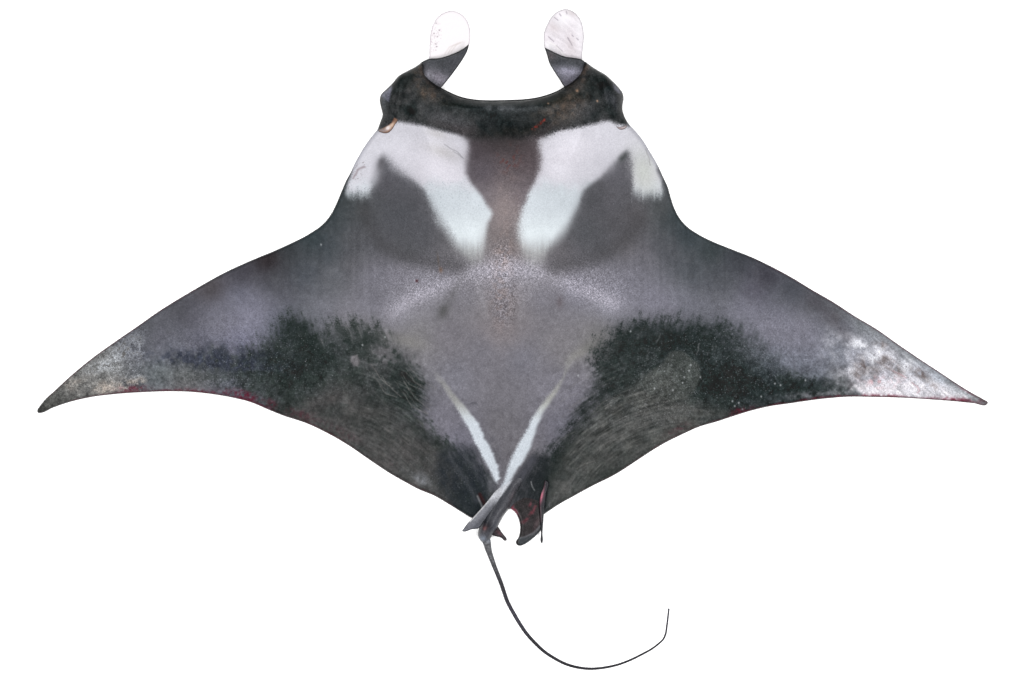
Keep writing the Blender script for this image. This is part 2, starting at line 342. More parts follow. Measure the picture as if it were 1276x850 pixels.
    hole = 1 - .75 * np.clip(blob(x, y, 484, 442, 24, 14, -30) * (1.2 + 2.2 * fbm(x, y, 6, 2, 3)), 0, 1) - .5 * np.clip(blob(x, y, 420, 428, 16, 30, -35) * (.7 + 2 * fbm(x, y, 8, 3)), 0, 1)
    fadeL = .45 + .55 * sst(215, 350, x)
    c = mix(c, (51, 57, 55), np.clip(mL * fadeL * .95 * np.clip(hole, .1, 1) * vary, 0, .97))
    fadeR = 1 - .62 * sst(880, 965, x) * (1 - sst(452, 476, y)) - .25 * sst(1000, 1070, x)
    c = mix(c, (44, 50, 49), np.clip(mR * fadeR * .97 * vary, 0, .98))
    dk = lambda cx, cy, rx, ry, rot=0: blob(x, y, cx, cy, rx, ry, rot) * (1 + .7 * fbm(x, y, 14, 4))
    for (cx, cy, rx, ry, rot, a) in ((355,462,30,18,25,.65),(372,425,26,34,0,.5),(508,480,20,32,-35,.75),(405,445,24,20,0,.4),(440,425,22,16,0,.3),(572,606,34,15,40,.65),
                                     (905,472,40,22,-8,.85),(795,425,50,22,-6,.6),(850,425,44,18,0,.45),(960,486,50,9,-6,.5),(1020,482,36,8,0,.35),(690,590,18,24,30,.35)):
        c = mix(c, (30, 37, 36), np.clip(dk(cx, cy, rx, ry, rot) * a, 0, .9))
    # bluish line of dark flecks on the outer left wing
    c = mix(c, (62, 66, 78), np.clip(blob(x, y, 262, 450, 60, 9, 6) * (.8 + 2.2 * fbm(x, y, 5, 12, 2)), 0, .8))
    c = mix(c, (52, 56, 66), np.clip(blob(x, y, 285, 446, 55, 16, 4) * (.45 + 1.2 * fbm(x, y, 10, 13, 3)), 0, .7))
    c = mix(c, (98, 102, 102), np.clip(blob(x, y, 235, 468, 45, 10, 4) * .6, 0, 1))

    # --- brown-grey rear zones combed by fibres
    fL = .65 * fibres(x, y, 395, 700, 1.3, 12, 2) + .35 * fibres(x, y, 380, 740, 2.6, 10, 5); fR = .65 * fibres(x, y, 862, 700, 1.3, 12, 4) + .35 * fibres(x, y, 880, 740, 2.6, 10, 7)
    tL = patch(x, y, [(385,500),(430,478),(470,500),(520,532),(560,570),(575,600),(560,640),(480,600),(400,545),(350,520)], 16, 8, 30, 2)
    tR = patch(x, y, [(715,540),(760,500),(790,478),(830,468),(862,500),(905,512),(860,560),(760,610),(690,650),(680,620),(694,580)], 13, 7, 28, 5)
    c = mix(c, (83, 80, 80), np.clip(tL * (.58 + .32 * fL + .3 * fbm(x, y, 16, 3)), 0, .9))
    c = mix(c, (84, 84, 82), np.clip(tR * (.64 + .32 * fR + .3 * fbm(x, y, 16, 6)), 0, .9))
    lobe = patch(x, y, [(826,452),(834,440),(846,438),(862,447),(872,458),(872,470),(866,486),(852,498),(820,494),(800,476),(812,462)], 2.5, 2, 10, 7)
    c = mix(c, (80, 83, 81), lobe * .7)
    c = mix(c, (50, 55, 53), np.clip(blob(x, y, 846, 447, 9, 4, 10), 0, 1) * .5)
    # fibre scratches over the dark fields
    band = np.maximum(mL * sst(420, 470, x), mR * (1 - sst(880, 930, x)))
    fib = np.where(x < 628, fL, fR)
    amt = band * np.maximum(blob(x, y, 500, 500, 70, 60), blob(x, y, 735, 525, 60, 65) + .6 * blob(x, y, 790, 500, 60, 50))
    c = shade(c, 1 + .5 * fib * amt)
    c = mix(c, (124, 120, 118), np.clip((fib - .2) * 3.2, 0, 1) * amt * .5)
    # single pale scratches
    rs = np.random.RandomState(21)
    for i in range(16):
        x0 = rs.uniform(455, 515); y0 = rs.uniform(445, 495); L_ = rs.uniform(18, 50); a = math.radians(rs.uniform(48, 62)); b = math.radians(rs.uniform(15, 45))
        P = [(x0, y0), (x0 + L_ * .55 * math.cos(a), y0 + L_ * .55 * math.sin(a)), (x0 + L_ * .55 * math.cos(a) + L_ * .5 * math.cos(b), y0 + L_ * .55 * math.sin(a) + L_ * .5 * math.sin(b))]
        c = mix(c, (135, 130, 128), line(x, y, P, .35, .6, 2.2, i) * rs.uniform(.2, .65))
    for i in range(18):
        x0 = rs.uniform(690, 760); y0 = rs.uniform(480, 590); L_ = rs.uniform(14, 42); a = math.radians(rs.uniform(-52, -28)); b = a + math.radians(18)
        P = [(x0, y0), (x0 + L_ * .5 * math.cos(a), y0 + L_ * .5 * math.sin(a)), (x0 + L_ * .5 * math.cos(a) + L_ * .5 * math.cos(b), y0 + L_ * .5 * math.sin(a) + L_ * .5 * math.sin(b))]
        c = mix(c, (128, 125, 122), line(x, y, P, .35, .6, 2.2, i) * rs.uniform(.2, .55))
    for i in range(14):                                     # short pale ticks in the feathered front edge
        x0 = rs.choice([rs.uniform(395, 480), rs.uniform(770, 900)]); y0 = rs.uniform(402, 440); s_ = .35 if x0 < 628 else -.25
        L_ = rs.uniform(6, 16); c = mix(c, (140, 137, 140), line(x, y, [(x0, y0), (x0 + s_ * L_, y0 + L_)], .5, .8, 2.4, i) * rs.uniform(.15, .5))
    c = mix(c, (122, 118, 122), np.clip(patch(x, y, [(438,444),(446,442),(449,450),(447,457),(441,456),(437,450)], 1.5, 1, 5), 0, 1) * .8)

    low = np.clip(sst(395, 470, y) * (1 - blob(x, y, 628, 470, 110, 150)) , 0, 1)
    c = shade(c, 1 + low * (.19 * fbm(x, y, 3.2, 13, 2) + .22 * fbm(x, y, 10, 14, 4)))
    for (cx, cy, rx, ry, rot, a) in ((728,508,10,30,38,.7),(700,556,9,28,42,.6),(752,482,14,14,0,.5),(690,600,10,18,30,.4),(760,590,40,7,-30,.25),(470,505,40,10,30,.35),(540,548,24,8,38,.45),(430,520,34,8,22,.3)):
        c = mix(c, (36, 41, 40), np.clip(blob(x, y, cx, cy, rx, ry, rot) * a * (.8 + 1.4 * fib + .8 * fbm(x, y, 8, 5, 3)), 0, .85))
    for (cx, cy, rx, ry, rot, a) in ((770,540,50,16,-30,.35),(830,520,40,16,-20,.35),(720,600,26,12,-30,.3),(450,545,44,12,30,.35),(500,580,30,10,32,.3),(695,605,9,7,0,.45),(690,622,12,8,-30,.4)):
        c = mix(c, (98, 98, 98), np.clip(blob(x, y, cx, cy, rx, ry, rot) * a * (.8 + 1.2 * fib + .8 * fbm(x, y, 5, 7, 3)), 0, .8))
    c = shade(c, 1 + .05 * fbm(x, y, 2.6, 15, 2))
    # --- pale flecks, wet glitter and sheen of the shoulder girdle, painted as colour
    g = seg_dist(x, y, GIRDLE, False)
    gm = np.exp(-(g / 13) ** 2) * (.35 + .65 * np.maximum(np.maximum(blob(x, y, 525, 366, 50, 22, -24), blob(x, y, 628, 340, 60, 20)), blob(x, y, 735, 364, 55, 20, 24)))
    wide = np.clip(blob(x, y, 530, 345, 55, 26, -12) + blob(x, y, 735, 350, 50, 26, 12) + 1.1 * blob(x, y, 626, 345, 42, 34) + .7 * blob(x, y, 625, 385, 14, 26), 0, 1)
    c = mix(c, (188, 184, 196), np.clip(gm * .62, 0, 1))
    spk += .38 * wide + .3 * gm
    c = mix(c, (148, 145, 156), wide * .45); c = shade(c, 1 + .075 * rnd * np.clip(wide + .6 * gm, 0, 1)); c = mix(c, (206, 204, 214), ((rnd > 1.5) * np.clip(wide * .4 + gm, 0, 1)) * .25)
    # brown stipple down the middle of the back
    mid = np.clip(blob(x, y, 627, 318, 9, 16) + blob(x, y, 624, 372, 11, 34) * .9 + blob(x, y, 634, 265, 14, 60) * .5, 0, 1)
    c = shade(c, 1 + .20 * rnd * mid * .7); c = mix(c, (150, 128, 120), mid * .3 * (fine > .05)); c = mix(c, (142, 131, 131), blob(x, y, 628, 262, 17, 28) * .75)
    c = mix(c, (60, 54, 54), np.clip(blob(x, y, 624, 385, 16, 26) + .7 * blob(x, y, 640, 372, 4, 30), 0, 1) * .75 * (rnd > .85))
    c = mix(c, (150, 148, 154), np.clip(blob(x, y, 602, 378, 4, 24, -12) + .6 * blob(x, y, 650, 388, 4, 18, 10), 0, 1) * .4)
    # dark groove painted grey, and smudges
    c = mix(c, (86, 86, 86), np.clip(blob(x, y, 553, 388, 7, 10, 25) + .4 * blob(x, y, 566, 366, 5, 14, 25), 0, 1) * .75)
    c = mix(c, (100, 92, 96), blob(x, y, 697, 377, 4, 7) * .6)
    c = mix(c, (132, 130, 126), np.clip(blob(x, y, 508, 425, 26, 8, 15) + blob(x, y, 725, 437, 26, 8, -35), 0, 1) * .5)
    c = mix(c, (72, 40, 44), blob(x, y, 520, 350.5, 1.6, 1.6)); c = mix(c, (150, 110, 84), blob(x, y, 550, 337, 2.2, 3.4) * .6)
    c = mix(c, (128, 104, 84), blob(x, y, 547, 326, 1.2, 8, -8) * .4)
    # shoulder hollows: soft dark rim below
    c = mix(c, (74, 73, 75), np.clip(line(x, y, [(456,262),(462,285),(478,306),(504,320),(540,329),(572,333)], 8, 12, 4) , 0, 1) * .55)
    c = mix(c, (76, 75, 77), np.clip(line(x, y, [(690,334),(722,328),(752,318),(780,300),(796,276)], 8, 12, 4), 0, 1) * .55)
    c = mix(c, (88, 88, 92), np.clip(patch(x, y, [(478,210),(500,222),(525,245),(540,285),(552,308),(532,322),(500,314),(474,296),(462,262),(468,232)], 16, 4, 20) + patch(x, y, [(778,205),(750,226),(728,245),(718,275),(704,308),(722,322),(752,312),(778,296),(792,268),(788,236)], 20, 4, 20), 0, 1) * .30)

    # --- white shoulder patches
    stw = vnoise(x / 1.8, y / 26, 5) * 5 + vnoise(x / 4, y / 30, 7) * 4 + rnd * 2.0
    arm = np.where((x < 467) | (x > 787), 1.0, 0.0)
    ys = y
    fade = (1 - (1 - arm) * sst(292, 340, y + stw)) * (1 - arm * sst(233, 254, y + stw))
    WL = [(495.4,150.5),(509,153.3),(526.3,156.8),(543.6,161.2),(563.4,166.2),(578.2,170.4),(584,177),(584.5,189.4),(581.5,204.3),(581.5,216.6),(587.5,230.2),(598.5,243.8),(607,257.4),(614.1,267.3),(608.9,278.4),(605.2,293.3),(602.5,312),(600,330),(594,338),(588,333),
          (579,321),(567.3,305.6),(557.4,288.3),(545.1,271),(537.7,256.2),(530.3,241.4),(520.4,230.2),(505.5,219.1),(490.7,207.4),(479.3,197),(473.2,199.3),(471.4,211.7),(468.4,224.1),(463.5,235),(461,255),(450,258),(441,256),(433.4,250),
          (433.8,230),(438.2,216),(436,200),(455,165),(466,158),(472,161.5),(480,164)]
    WR = [(765,151.2),(758.4,151.1),(738.6,154.3),(718.9,159.3),(699.1,163),(679.3,169.9),(671,177),(672.6,191.9),(673.7,204.3),(671.2,216.6),(664,231.5),(656.6,246.3),(651.6,261.1),(646.7,275.9),(645.6,290.8),(649.2,305.6),(654,324),(660,342),(672,344),
          (679,322),(688,305.6),(700,293.3),(710,278.4),(717,263.6),(722.3,248.8),(729.8,235.7),(744.2,224.6),(759.2,211),(771.8,197.4),(780.3,188.5),(785.4,199.4),(788.1,219.1),(789.3,236),(792,256),(807.9,260),(818.8,256),(824.4,250),
          (824.7,226.5),(819,206.8),(824,195),(800,160),(783,153)]
    wl = patch(x + .7 * rnd, ys, WL, 4.2, 1.8, 12, 2); wr = patch(x + .7 * rnd, ys, WR, 4.2, 1.8, 12, 6)
    sw = np.clip(blob(x, y, 490, 210, 30, 20, 35) + blob(x, y, 556, 300, 26, 34) + blob(x, y, 700, 306, 26, 30) + blob(x, y, 772, 206, 26, 14, -40) + .8 * blob(x, y, 466, 222, 9, 18) + .7 * blob(x, y, 600, 305, 9, 26) + .7 * blob(x, y, 650, 300, 10, 40) + .5 * blob(x, y, 545, 270, 14, 40, -30) + .5 * blob(x, y, 715, 265, 12, 36, 25) + .6 * blob(x, y, 582, 190, 8, 30) + .6 * blob(x, y, 672, 200, 8, 30), 0, 1)
    w2 = np.maximum(patch(x + rnd, ys, WL, 11, 2, 14, 2), patch(x + rnd, ys, WR, 11, 2, 14, 6))
    wm = (np.maximum(wl, wr) * (1 - sw) + w2 * sw) * fade
    white = np.tile(np.array((210., 209, 217)), (len(x), 1))
    white = mix(white, (236, 233, 242), np.clip(blob(x, y, 545, 208, 45, 26, 25) + blob(x, y, 705, 195, 45, 26, -30), 0, 1))
    white = mix(white, (206, 214, 220), sst(220, 248, y + 5 * fine + 10 * fbm(x, y, 20, 3)) * .9)
    white = mix(white, (230, 238, 242), sst(250, 300, y) * .8)
    white = mix(white, (192, 196, 190), np.clip(blob(x, y, 802, 215, 18, 30, -15), 0, 1) * .8)
    white = mix(white, (193, 190, 188), np.clip(blob(x, y, 552, 190, 22, 8, 20) + blob(x, y, 545, 168, 14, 6, 20), 0, 1) * .5)
    white = mix(white, (186, 186, 196), np.clip(1 - d / 6, 0, 1) * .8)
    white = shade(white, 1 + .035 * fbm(x, y, 18, 9) + .022 * rnd)
    white = mix(white, (150, 160, 168), ((rnd > 2.0) & (y > 226) & (y < 262) & (x < 620)) * .55)
    white = mix(white, (120, 112, 112), ((rnd > 1.5) & (blob(x, y, 447, 213, 7, 16, 25) > .45)) * .7)
    white = mix(white, (128, 112, 116), line(x, y, [(441,222),(446,212),(454,208)], 1.3, 1, 2) * .5)
    white = mix(white, (140, 140, 146), line(x, y, [(554,181),(563,187),(570,190),(578,199)], .5, .5, .6) * .6)
    white = mix(white, (140, 140, 146), line(x, y, [(565,190),(572,194),(576,198)], .4, .4, .6) * .6)
    white = mix(white, (150, 150, 150), line(x, y, [(804,186),(809,198),(810,206)], .7, .7, .8) * .6)
    white = mix(white, (188, 190, 176), sst(300, 330, y + 3 * rnd) * .55)
    c = mix(c, white, wm * .97); spk = spk * (1 - wm) + .06 * wm
    # dark hollow wedge between the two arms of each patch
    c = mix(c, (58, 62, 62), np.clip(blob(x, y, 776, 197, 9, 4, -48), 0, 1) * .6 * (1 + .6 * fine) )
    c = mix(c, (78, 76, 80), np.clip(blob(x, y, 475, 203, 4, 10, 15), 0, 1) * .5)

    # --- dark head cap
    HL = [(440,60),(466,157),(472,161),(480,160),(494,151.5),(509,153.3),(526,156.8),(544,161.2),(563,166.2),(578,170.4),(590,176),(612,180),(630,182),(650,178),(664,173),(679,169.9),(699,163),(719,159.3),(739,154.3),(760,150.6),(766,154),(783,155.4),(800,150),(790,60)]
    hd = patch(x + 1.0 * rnd, y + 1.0 * rnd, HL, 4.0, 1.4, 12, 4)
    hd2 = patch(x + 2 * rnd, y + 2 * rnd, HL, 13, 4, 14, 4); cn = np.clip(blob(x, y, 628, 172, 44, 30), 0, 1); hd = hd * (1 - cn) + hd2 * cn
    inner = blob(x, y, 628, 180, 44, 10)
    head = np.tile(np.array((64., 65, 66)), (len(x), 1))
    hn = fbm(x, y, 15, 6, 4)
    head = mix(head, (36, 41, 41), np.clip(.25 + 1.6 * hn, 0, 1) * .65)
    head = mix(head, (86, 84, 84), np.clip(-.25 + 1.8 * fbm(x, y, 9, 9, 4), 0, 1) * .35)
    head = mix(head, (26, 31, 31), np.clip(1 - (d - 1) / 8, 0, 1) * (y > 92) * (np.abs(x - 630) < 95) * .6)
    head = mix(head, (80, 75, 77), np.clip(blob(x, y, 575, 162, 34, 9, 18) + blob(x, y, 672, 164, 22, 7, -22), 0, 1) * .8)
    head = mix(head, (36, 41, 42), np.clip(patch(x, y, [(585,133),(680,130),(672,150),(655,168),(640,176),(618,174),(600,160)], 5, 3), 0, 1) * .45)
    for (cx, cy, rx, ry, rot, a) in ((514,140,7,7,0,.95),(507,96,14,5,-20,.6),(582,135,26,5,12,.7),(690,127,28,7,-14,.7),(748,108,16,16,0,.5),(742,140,9,10,0,.6),(612,172,26,9,0,.4),(660,165,20,8,-25,.4),(760,132,6,18,0,.4)):
        head = mix(head, (20, 28, 27), np.clip(blob(x, y, cx, cy, rx, ry, rot) * a * (1 + .5 * hn), 0, 1))
    for (cx, cy, rx, ry, rot, a) in ((522,102,5,16,-25,.55),(532,112,14,8,40,.4),(540,120,24,7,20,.35),(700,138,30,14,-20,.5),(712,124,16,12,-30,.35),(640,168,30,8,0,.15),(727,98,5,14,20,.35)):
        head = mix(head, (96, 84, 76), np.clip(blob(x, y, cx, cy, rx, ry, rot) * a * (1 + 1.6 * fbm(x, y, 6, 3, 3)), 0, 1))
    head = mix(head, (104, 106, 110), np.clip(blob(x, y, 632, 136, 52, 4.5, 0) * (.6 + .6 * fine), 0, 1) * .75)  # sheen behind the lip painted as a paler streak
    head = mix(head, (88, 86, 87), np.clip(blob(x, y, 566, 152, 24, 9, 14) + .8 * blob(x, y, 735, 136, 16, 10), 0, 1) * .5)
    head = mix(head, (76, 78, 82), np.clip(blob(x, y, 560, 150, 30, 8, 14), 0, 1) * .5 + blob(x, y, 735, 142, 16, 12) * .3)
    head = mix(head, (40, 45, 46), np.clip(line(x, y, [(594,152),(606,164),(617,173),(640,177),(660,168)], 1.6, 2.6, 2), 0, 1) * .6)
    head = mix(head, (150, 60, 52), np.clip(line(x, y, [(660,166),(668,160),(676,152),(678,150)], 1.8, 1.6, 3) * (.3 + 1.4 * fbm(x, y, 3, 4, 2)), 0, .8))
    head = mix(head, (92, 80, 74), np.clip(line(x, y, [(523,82),(527,92),(534,101),(543,109)], 2.5, 3.5, 2) + line(x, y, [(731,82),(726,92),(718,101),(708,108)], 2.5, 3.5, 2), 0, 1) * (.45 + .5 * fine).clip(0, .7))
    head = mix(head, (160, 130, 110), np.clip(blob(x, y, 719, 114, 1.6, 1.8) + blob(x, y, 744, 127, 1.1, 1.3) + blob(x, y, 683, 130, 1, 1), 0, 1))
    head = mix(head, (132, 132, 150), patch(x, y, [(489.5,103),(474,117),(476,122),(485,128),(488.5,114)], 1.6, .6) * .75)  # highlight on the left eye bulge painted in
    head = mix(head, (92, 96, 104), np.clip(blob(x, y, 479, 128, 3.5, 13, 5), 0, 1) * .5)
    head = mix(head, (106, 106, 118), patch(x, y, [(762,102),(773,111),(777,118),(770,117),(765,112)], 1.6, .6) * .8)  # highlight on the right eye bulge painted in
    head = mix(head, (98, 98, 108), np.clip(blob(x, y, 766, 128, 3, 10, -10), 0, 1) * .25 + blob(x, y, 758, 122, 5, 12, -20) * .3)
    head = shade(head, 1 + .09 * rnd + .14 * fine)
    hm = hd * (1 - .75 * np.clip(inner, 0, 1) * sst(165, 185, y))
    c = mix(c, head, hm); spk = spk * (1 - hm) + .25 * hm
    c = mix(c, (66, 62, 62), np.clip(blob(x, y, 628, 180, 40, 14), 0, 1) * .55 * (1 - wm))
    c = mix(c, (112, 62, 56), np.clip(blob(x, y, 634, 200, 12, 14), 0, 1) * .5 * (fbm(x, y, 4, 9, 2) > .25))
    c = mix(c, (20, 23, 23), hd * np.clip(1 - d / 2.6, 0, 1) * .9 * (1 - (y < 98) * (np.abs(x - 626) < 101) * (np.abs(x - 626) > 90) * .85))                    # black lip and cap margin, shade of the turned edge painted in

    # --- white V of the lower back
    ve = 3.0 * vnoise(x / 30, (y + .35 * x) / 2.6, 3)
    VL = [(540,458),(548,466),(559,482),(571,496),(583,510),(594,525),(602,540),(608,554),(615,567),(620.5,581),(622.5,594),(620,602.5),(617,600),(613,590.6),(601,568),(589.4,546),(577.6,522),(566,503.5),(553,484),(540,464)]
    VR = [(732,430),(718,436),(704,452),(701,470),(694,478),(684,492),(676,502),(664.7,518),(655,539),(643.5,557.6),(634,579),(628,600),(622,610),(616,620),(622,618),(632,604),(643.5,586),(655,569.4),(662.4,553),(668.2,534),(676.5,515),(689,496),(697.6,482),(706,463),(718,446),(732,438)]
    vl = patch(x + ve * sst(505, 530, y) * sst(-2, 3, x - np.interp(y, [476, 503, 546, 590, 602], [556, 569, 595, 616, 620])) + .4 * rnd, y, VL, 2.4, 1.0, 9, 3); vr = patch(x + .5 * rnd, y, VR, 2.8, 1.2, 9, 5)
    vcol = np.tile(np.array((204., 211, 219)), (len(x), 1)); vcol = mix(vcol, (168, 168, 162), 1 - sst(492, 530, y)); vcol = shade(vcol, 1 + .03 * rnd)
    vm = np.maximum(vl * (.5 * sst(455, 485, y) + .5 * sst(485, 520, y)), vr * (.22 * sst(430, 445, y) + .28 * sst(445, 475, y) + .5 * sst(470, 512, y)))
    c = mix(c, vcol, vm); spk = spk * (1 - .8 * vm)
    c = mix(c, (78, 78, 84), np.clip(blob(x, y, 587, 500, 16, 4, 12) + .8 * blob(x, y, 616, 555, 5, 16, -20), 0, 1) * .55 * (fine > .06))
    # dark flanks beside the tail
    tk = np.clip(patch(x, y, [(545,572),(570,556),(586,556),(598,574),(609,592),(617,606),(612,620),(606,650),(585,650),(555,622)], 9, 4, 12), 0, 1)
    c = mix(c, (46, 50, 54), np.clip(tk * (.72 + .5 * fL + .3 * fbm(x, y, 7, 4, 3)), 0, .95) * (1 - vm))
    c = mix(c, (88, 90, 96), np.clip(line(x, y, [(560,570),(580,596),(594,624)], 2.5, 4, 4) + line(x, y, [(576,560),(592,586),(602,606)], 1.5, 3, 3), 0, 1) * .4 * (1 - vm))
    tk2 = np.clip(patch(x, y, [(655,576),(668,566),(682,570),(680,600),(676,645),(645,645),(636,620),(642,596)], 7, 2, 12), 0, 1)
    c = mix(c, (44, 47, 49), np.clip(tk2 * (.75 + .4 * fR + .3 * fbm(x, y, 6, 6, 3)), 0, .95) * (1 - vm))
    c = mix(c, (84, 84, 92), np.clip(line(x, y, [(646,596),(656,584),(664,572)], 5, 5), 0, 1) * .6 * (1 - vm))
    c = mix(c, (104, 105, 110), np.clip(blob(x, y, 611, 606, 3.2, 10, 4), 0, 1) * .7)
    c = mix(c, (160, 158, 160), np.clip(line(x, y, [(595,618),(599,627),(602,635)], 1.0, 1.2), 0, 1) * .6)
    c = mix(c, (70, 30, 30), np.clip(line(x, y, [(598,616),(604,628)], 2, 2), 0, 1) * .5)
    c = mix(c, (140, 142, 148), np.clip(blob(x, y, 526, 597, 13, 6, 30) * (.7 + fine), 0, 1) * .8)  # sheen spot painted on the left rear wing
    c = mix(c, (190, 190, 192), np.clip(line(x, y, [(662,600),(663,606),(666,611)], .35, .7, 1), 0, 1) * .7)

    # --- wing tips: rubbed white skin with dark pores
    tz = 1 - sst(176, 186, x + 3 * fbm(x, y, 8, 3))
    sp = fbm(x, y, 5, 2, 3); sp2 = fbm(x, y, 22, 5, 3)
    wt = np.clip(blob(x, y, 146, 446, 12, 16, 20) + .8 * blob(x, y, 120, 458, 16, 9, -25) + .7 * blob(x, y, 170, 432, 14, 14) + .9 * blob(x, y, 172, 478, 22, 9, -6) + .7 * blob(x, y, 130, 484, 22, 8, -8) + .5 * blob(x, y, 92, 478, 12, 8), 0, 1)
    c = mix(c, mix(np.tile(np.array((186., 190, 196)), (len(x), 1)), (192, 180, 170), sst(462, 476, y)), np.clip(wt * tz * (.72 + 1.0 * sp + .6 * sp2), 0, 1) * .9)
    c = mix(c, (62, 60, 58), ((sp + .18 * rnd > .42) & (x < 188)) * np.clip(wt + .3, 0, 1) * tz * .75)
    spk += .4 * tz; c = shade(c, 1 + tz * (.09 * rnd + .2 * sp))
    rz = sst(1012, 1100, x + 22 * sp2 + 8 * sp)
    sg = fbm(x + .5 * y, (y - .5 * x) * 1.0, 18, 7, 4)
    rg = 1 - np.abs(fbm(x + 8 * sp, y + 8 * sp2, 26, 9, 3)) * 3.2
    c = mix(c, (226, 226, 234), np.clip(rz * (.34 + 1.2 * sg + .45 * sp + .45 * np.clip(rg, 0, 1)), 0, 1) * .88 * (1 - sst(1150, 1215, x) * .5) * sst(8, 26, d + 4 * sg + 18 * sst(470, 485, y)))
    c = mix(c, (104, 98, 98), np.clip(rz * (-.35 - 1.5 * fbm(x, y, 16, 11, 3)), 0, 1) * .8)
    c = mix(c, (232, 228, 234), np.clip(patch(x, y, [(1062,484),(1085,476),(1110,477),(1140,474),(1180,486),(1205,494),(1195,499),(1120,494),(1075,492)], 4, 5, 12), 0, 1) * .7 * (1 + .4 * sp))
    for (cx, cy, rx, ry, rot, a) in ((1071,430,12,6,30,.8),(1092,441,5,15,28,.8),(1128,456,7,13,30,.8),(1082,447,9,4,30,.6),(1108,438,8,5,30,.4),(1083,467,5,8,25,.5),(1160,476,14,5,28,.6)):
        c = mix(c, (228, 229, 236), np.clip(blob(x, y, cx, cy, rx, ry, rot) * a * (.9 + 1.5 * sp), 0, .95))
    for (cx, cy, rx, ry, rot, a) in ((1074,455,9,7,20,.7),(1070,466,10,5,0,.6),(1108,452,12,5,30,.7),(1118,462,12,4,28,.6),(1146,466,12,5,30,.7),(1100,430,5,5,0,.6),(1163,480,10,4,25,.4),(1092,462,8,5,20,.5)):
        c = mix(c, (106, 97, 96), np.clip(blob(x, y, cx, cy, rx, ry, rot) * a * (.9 + 1.5 * sp), 0, .9))
    ray_ = vnoise((x - y * 1.1) / 3.2, (x * .55 + y) / 16, 6)
    c = shade(c, 1 + rz * (.05 * rnd + .22 * ray_))
    c = mix(c, (210, 160, 164), np.clip(blob(x, y, 1098, 476, 22, 7, 0) * (.3 + 1.6 * sp), 0, 1) * .6)
    c = mix(c, (225, 228, 234), np.clip(line(x, y, [(1075,472),(1082,458),(1096,440),(1103,430)], .6, 2.4, 5) + line(x, y, [(1066,430),(1080,440),(1092,448)], .6, 2.6, 5), 0, 1) * (.5 + .5 * sp) * .8)
    c = mix(c, (134, 122, 120), np.clip(line(x, y, [(1088,449),(1105,458),(1122,470)], .7, 1.6, 3), 0, 1) * .5)
    c = mix(c, (172, 90, 96), np.clip(line(x, y, [(1136,477),(1143,482),(1146,487),(1143,490)], .4, .8, 2) + line(x, y, [(1112,462),(1124,468),(1128,471)], .4, .8, 2), 0, 1) * .4)
    c = mix(c, (58, 54, 54), ((rnd > 2.1) & (x > 1085)) * .6 * sst(3, 8, d))
    c = mix(c, (122, 126, 130), np.clip(line(x, y, [(1080,403),(1116,429),(1143,447),(1196,482)], 5, 4, 2), 0, 1) * .45)
    c = mix(c, (76, 74, 80), np.clip(line(x, y, [(1012,372),(1034,394),(1056,420)], 6, 9, 4), 0, 1) * .55)  # diagonal shade painted darker across the wing
    # --- wet glints painted as pale flecks
    zone = np.clip(blob(x, y, 900, 450, 120, 55) + blob(x, y, 320, 450, 120, 45) + .5 * blob(x, y, 820, 500, 90, 40) + .4 * blob(x, y, 560, 600, 50, 30), 0, 1)
    u8 = np.random.RandomState(8).rand(2, len(x))
    c = mix(c, (160, 162, 170), (u8[0] > .90 + .10 * fbm(x, y, 14, 12, 3)) * np.clip(zone + .2, 0, 1) * u8[1] ** 2.2 * .5)
    c = shade(c, 1 + .10 * rnd * np.clip(zone, 0, 1))
    c = mix(c, (205, 207, 214), (u8[0] < .0022 * (1 + 1.5 * fbm(x, y, 20, 13, 3))) * np.clip(zone + .25, 0, 1) * u8[1] * .55)
    c = mix(c, (112, 112, 122), np.clip(blob(x, y, 960, 420, 80, 26, 12) * (.2 + 1.3 * fbm(x, y, 4, 6, 2)), 0, 1) * .6)
    c = mix(c, (146, 145, 152), np.clip(blob(x, y, 1010, 492, 40, 5, -3) * (.3 + 1.3 * sp), 0, 1) * .6)
    for (a, b) in ((860,455),(858,462),(852,470),(850,477),(838,486),(815,484),(912,500),(915,506),(920,502),(925,510),(948,494),(965,478),(972,480),(1003,474),(720,468),(785,413),(872,470),(400,305),(480,420),(452,430)):
        c = mix(c, (205, 208, 212), np.clip(blob(x, y, a + .3, b, .9, 1.2), 0, 1) * .75)

    # --- grazed red margins
    trail = (y > 470) & (y < 660)
    ed = np.clip(1 - d / (2.2 + 2.6 * np.clip(fbm(x, y, 26, 3, 3) + .25, 0, 1)), 0, 1)
    redz = np.clip(blob(x, y, 165, 488, 26, 30) + blob(x, y, 240, 488, 60, 30) + blob(x, y, 318, 500, 40, 22) + .55 * blob(x, y, 408, 540, 40, 16, 27) + .25 * blob(x, y, 520, 610, 80, 30, 30)
                   + blob(x, y, 1085, 494, 40, 20) + blob(x, y, 1185, 500, 50, 16) + .8 * blob(x, y, 1000, 500, 60, 20) + .8 * blob(x, y, 925, 514, 40, 20) + .35 * blob(x, y, 800, 570, 80, 30, -28), 0, 1)
    c = mix(c, (104, 26, 44), np.clip(ed * redz * 1.15 * (.75 + .8 * fbm(x, y, 6, 5, 2)), 0, 1) * trail * .9)
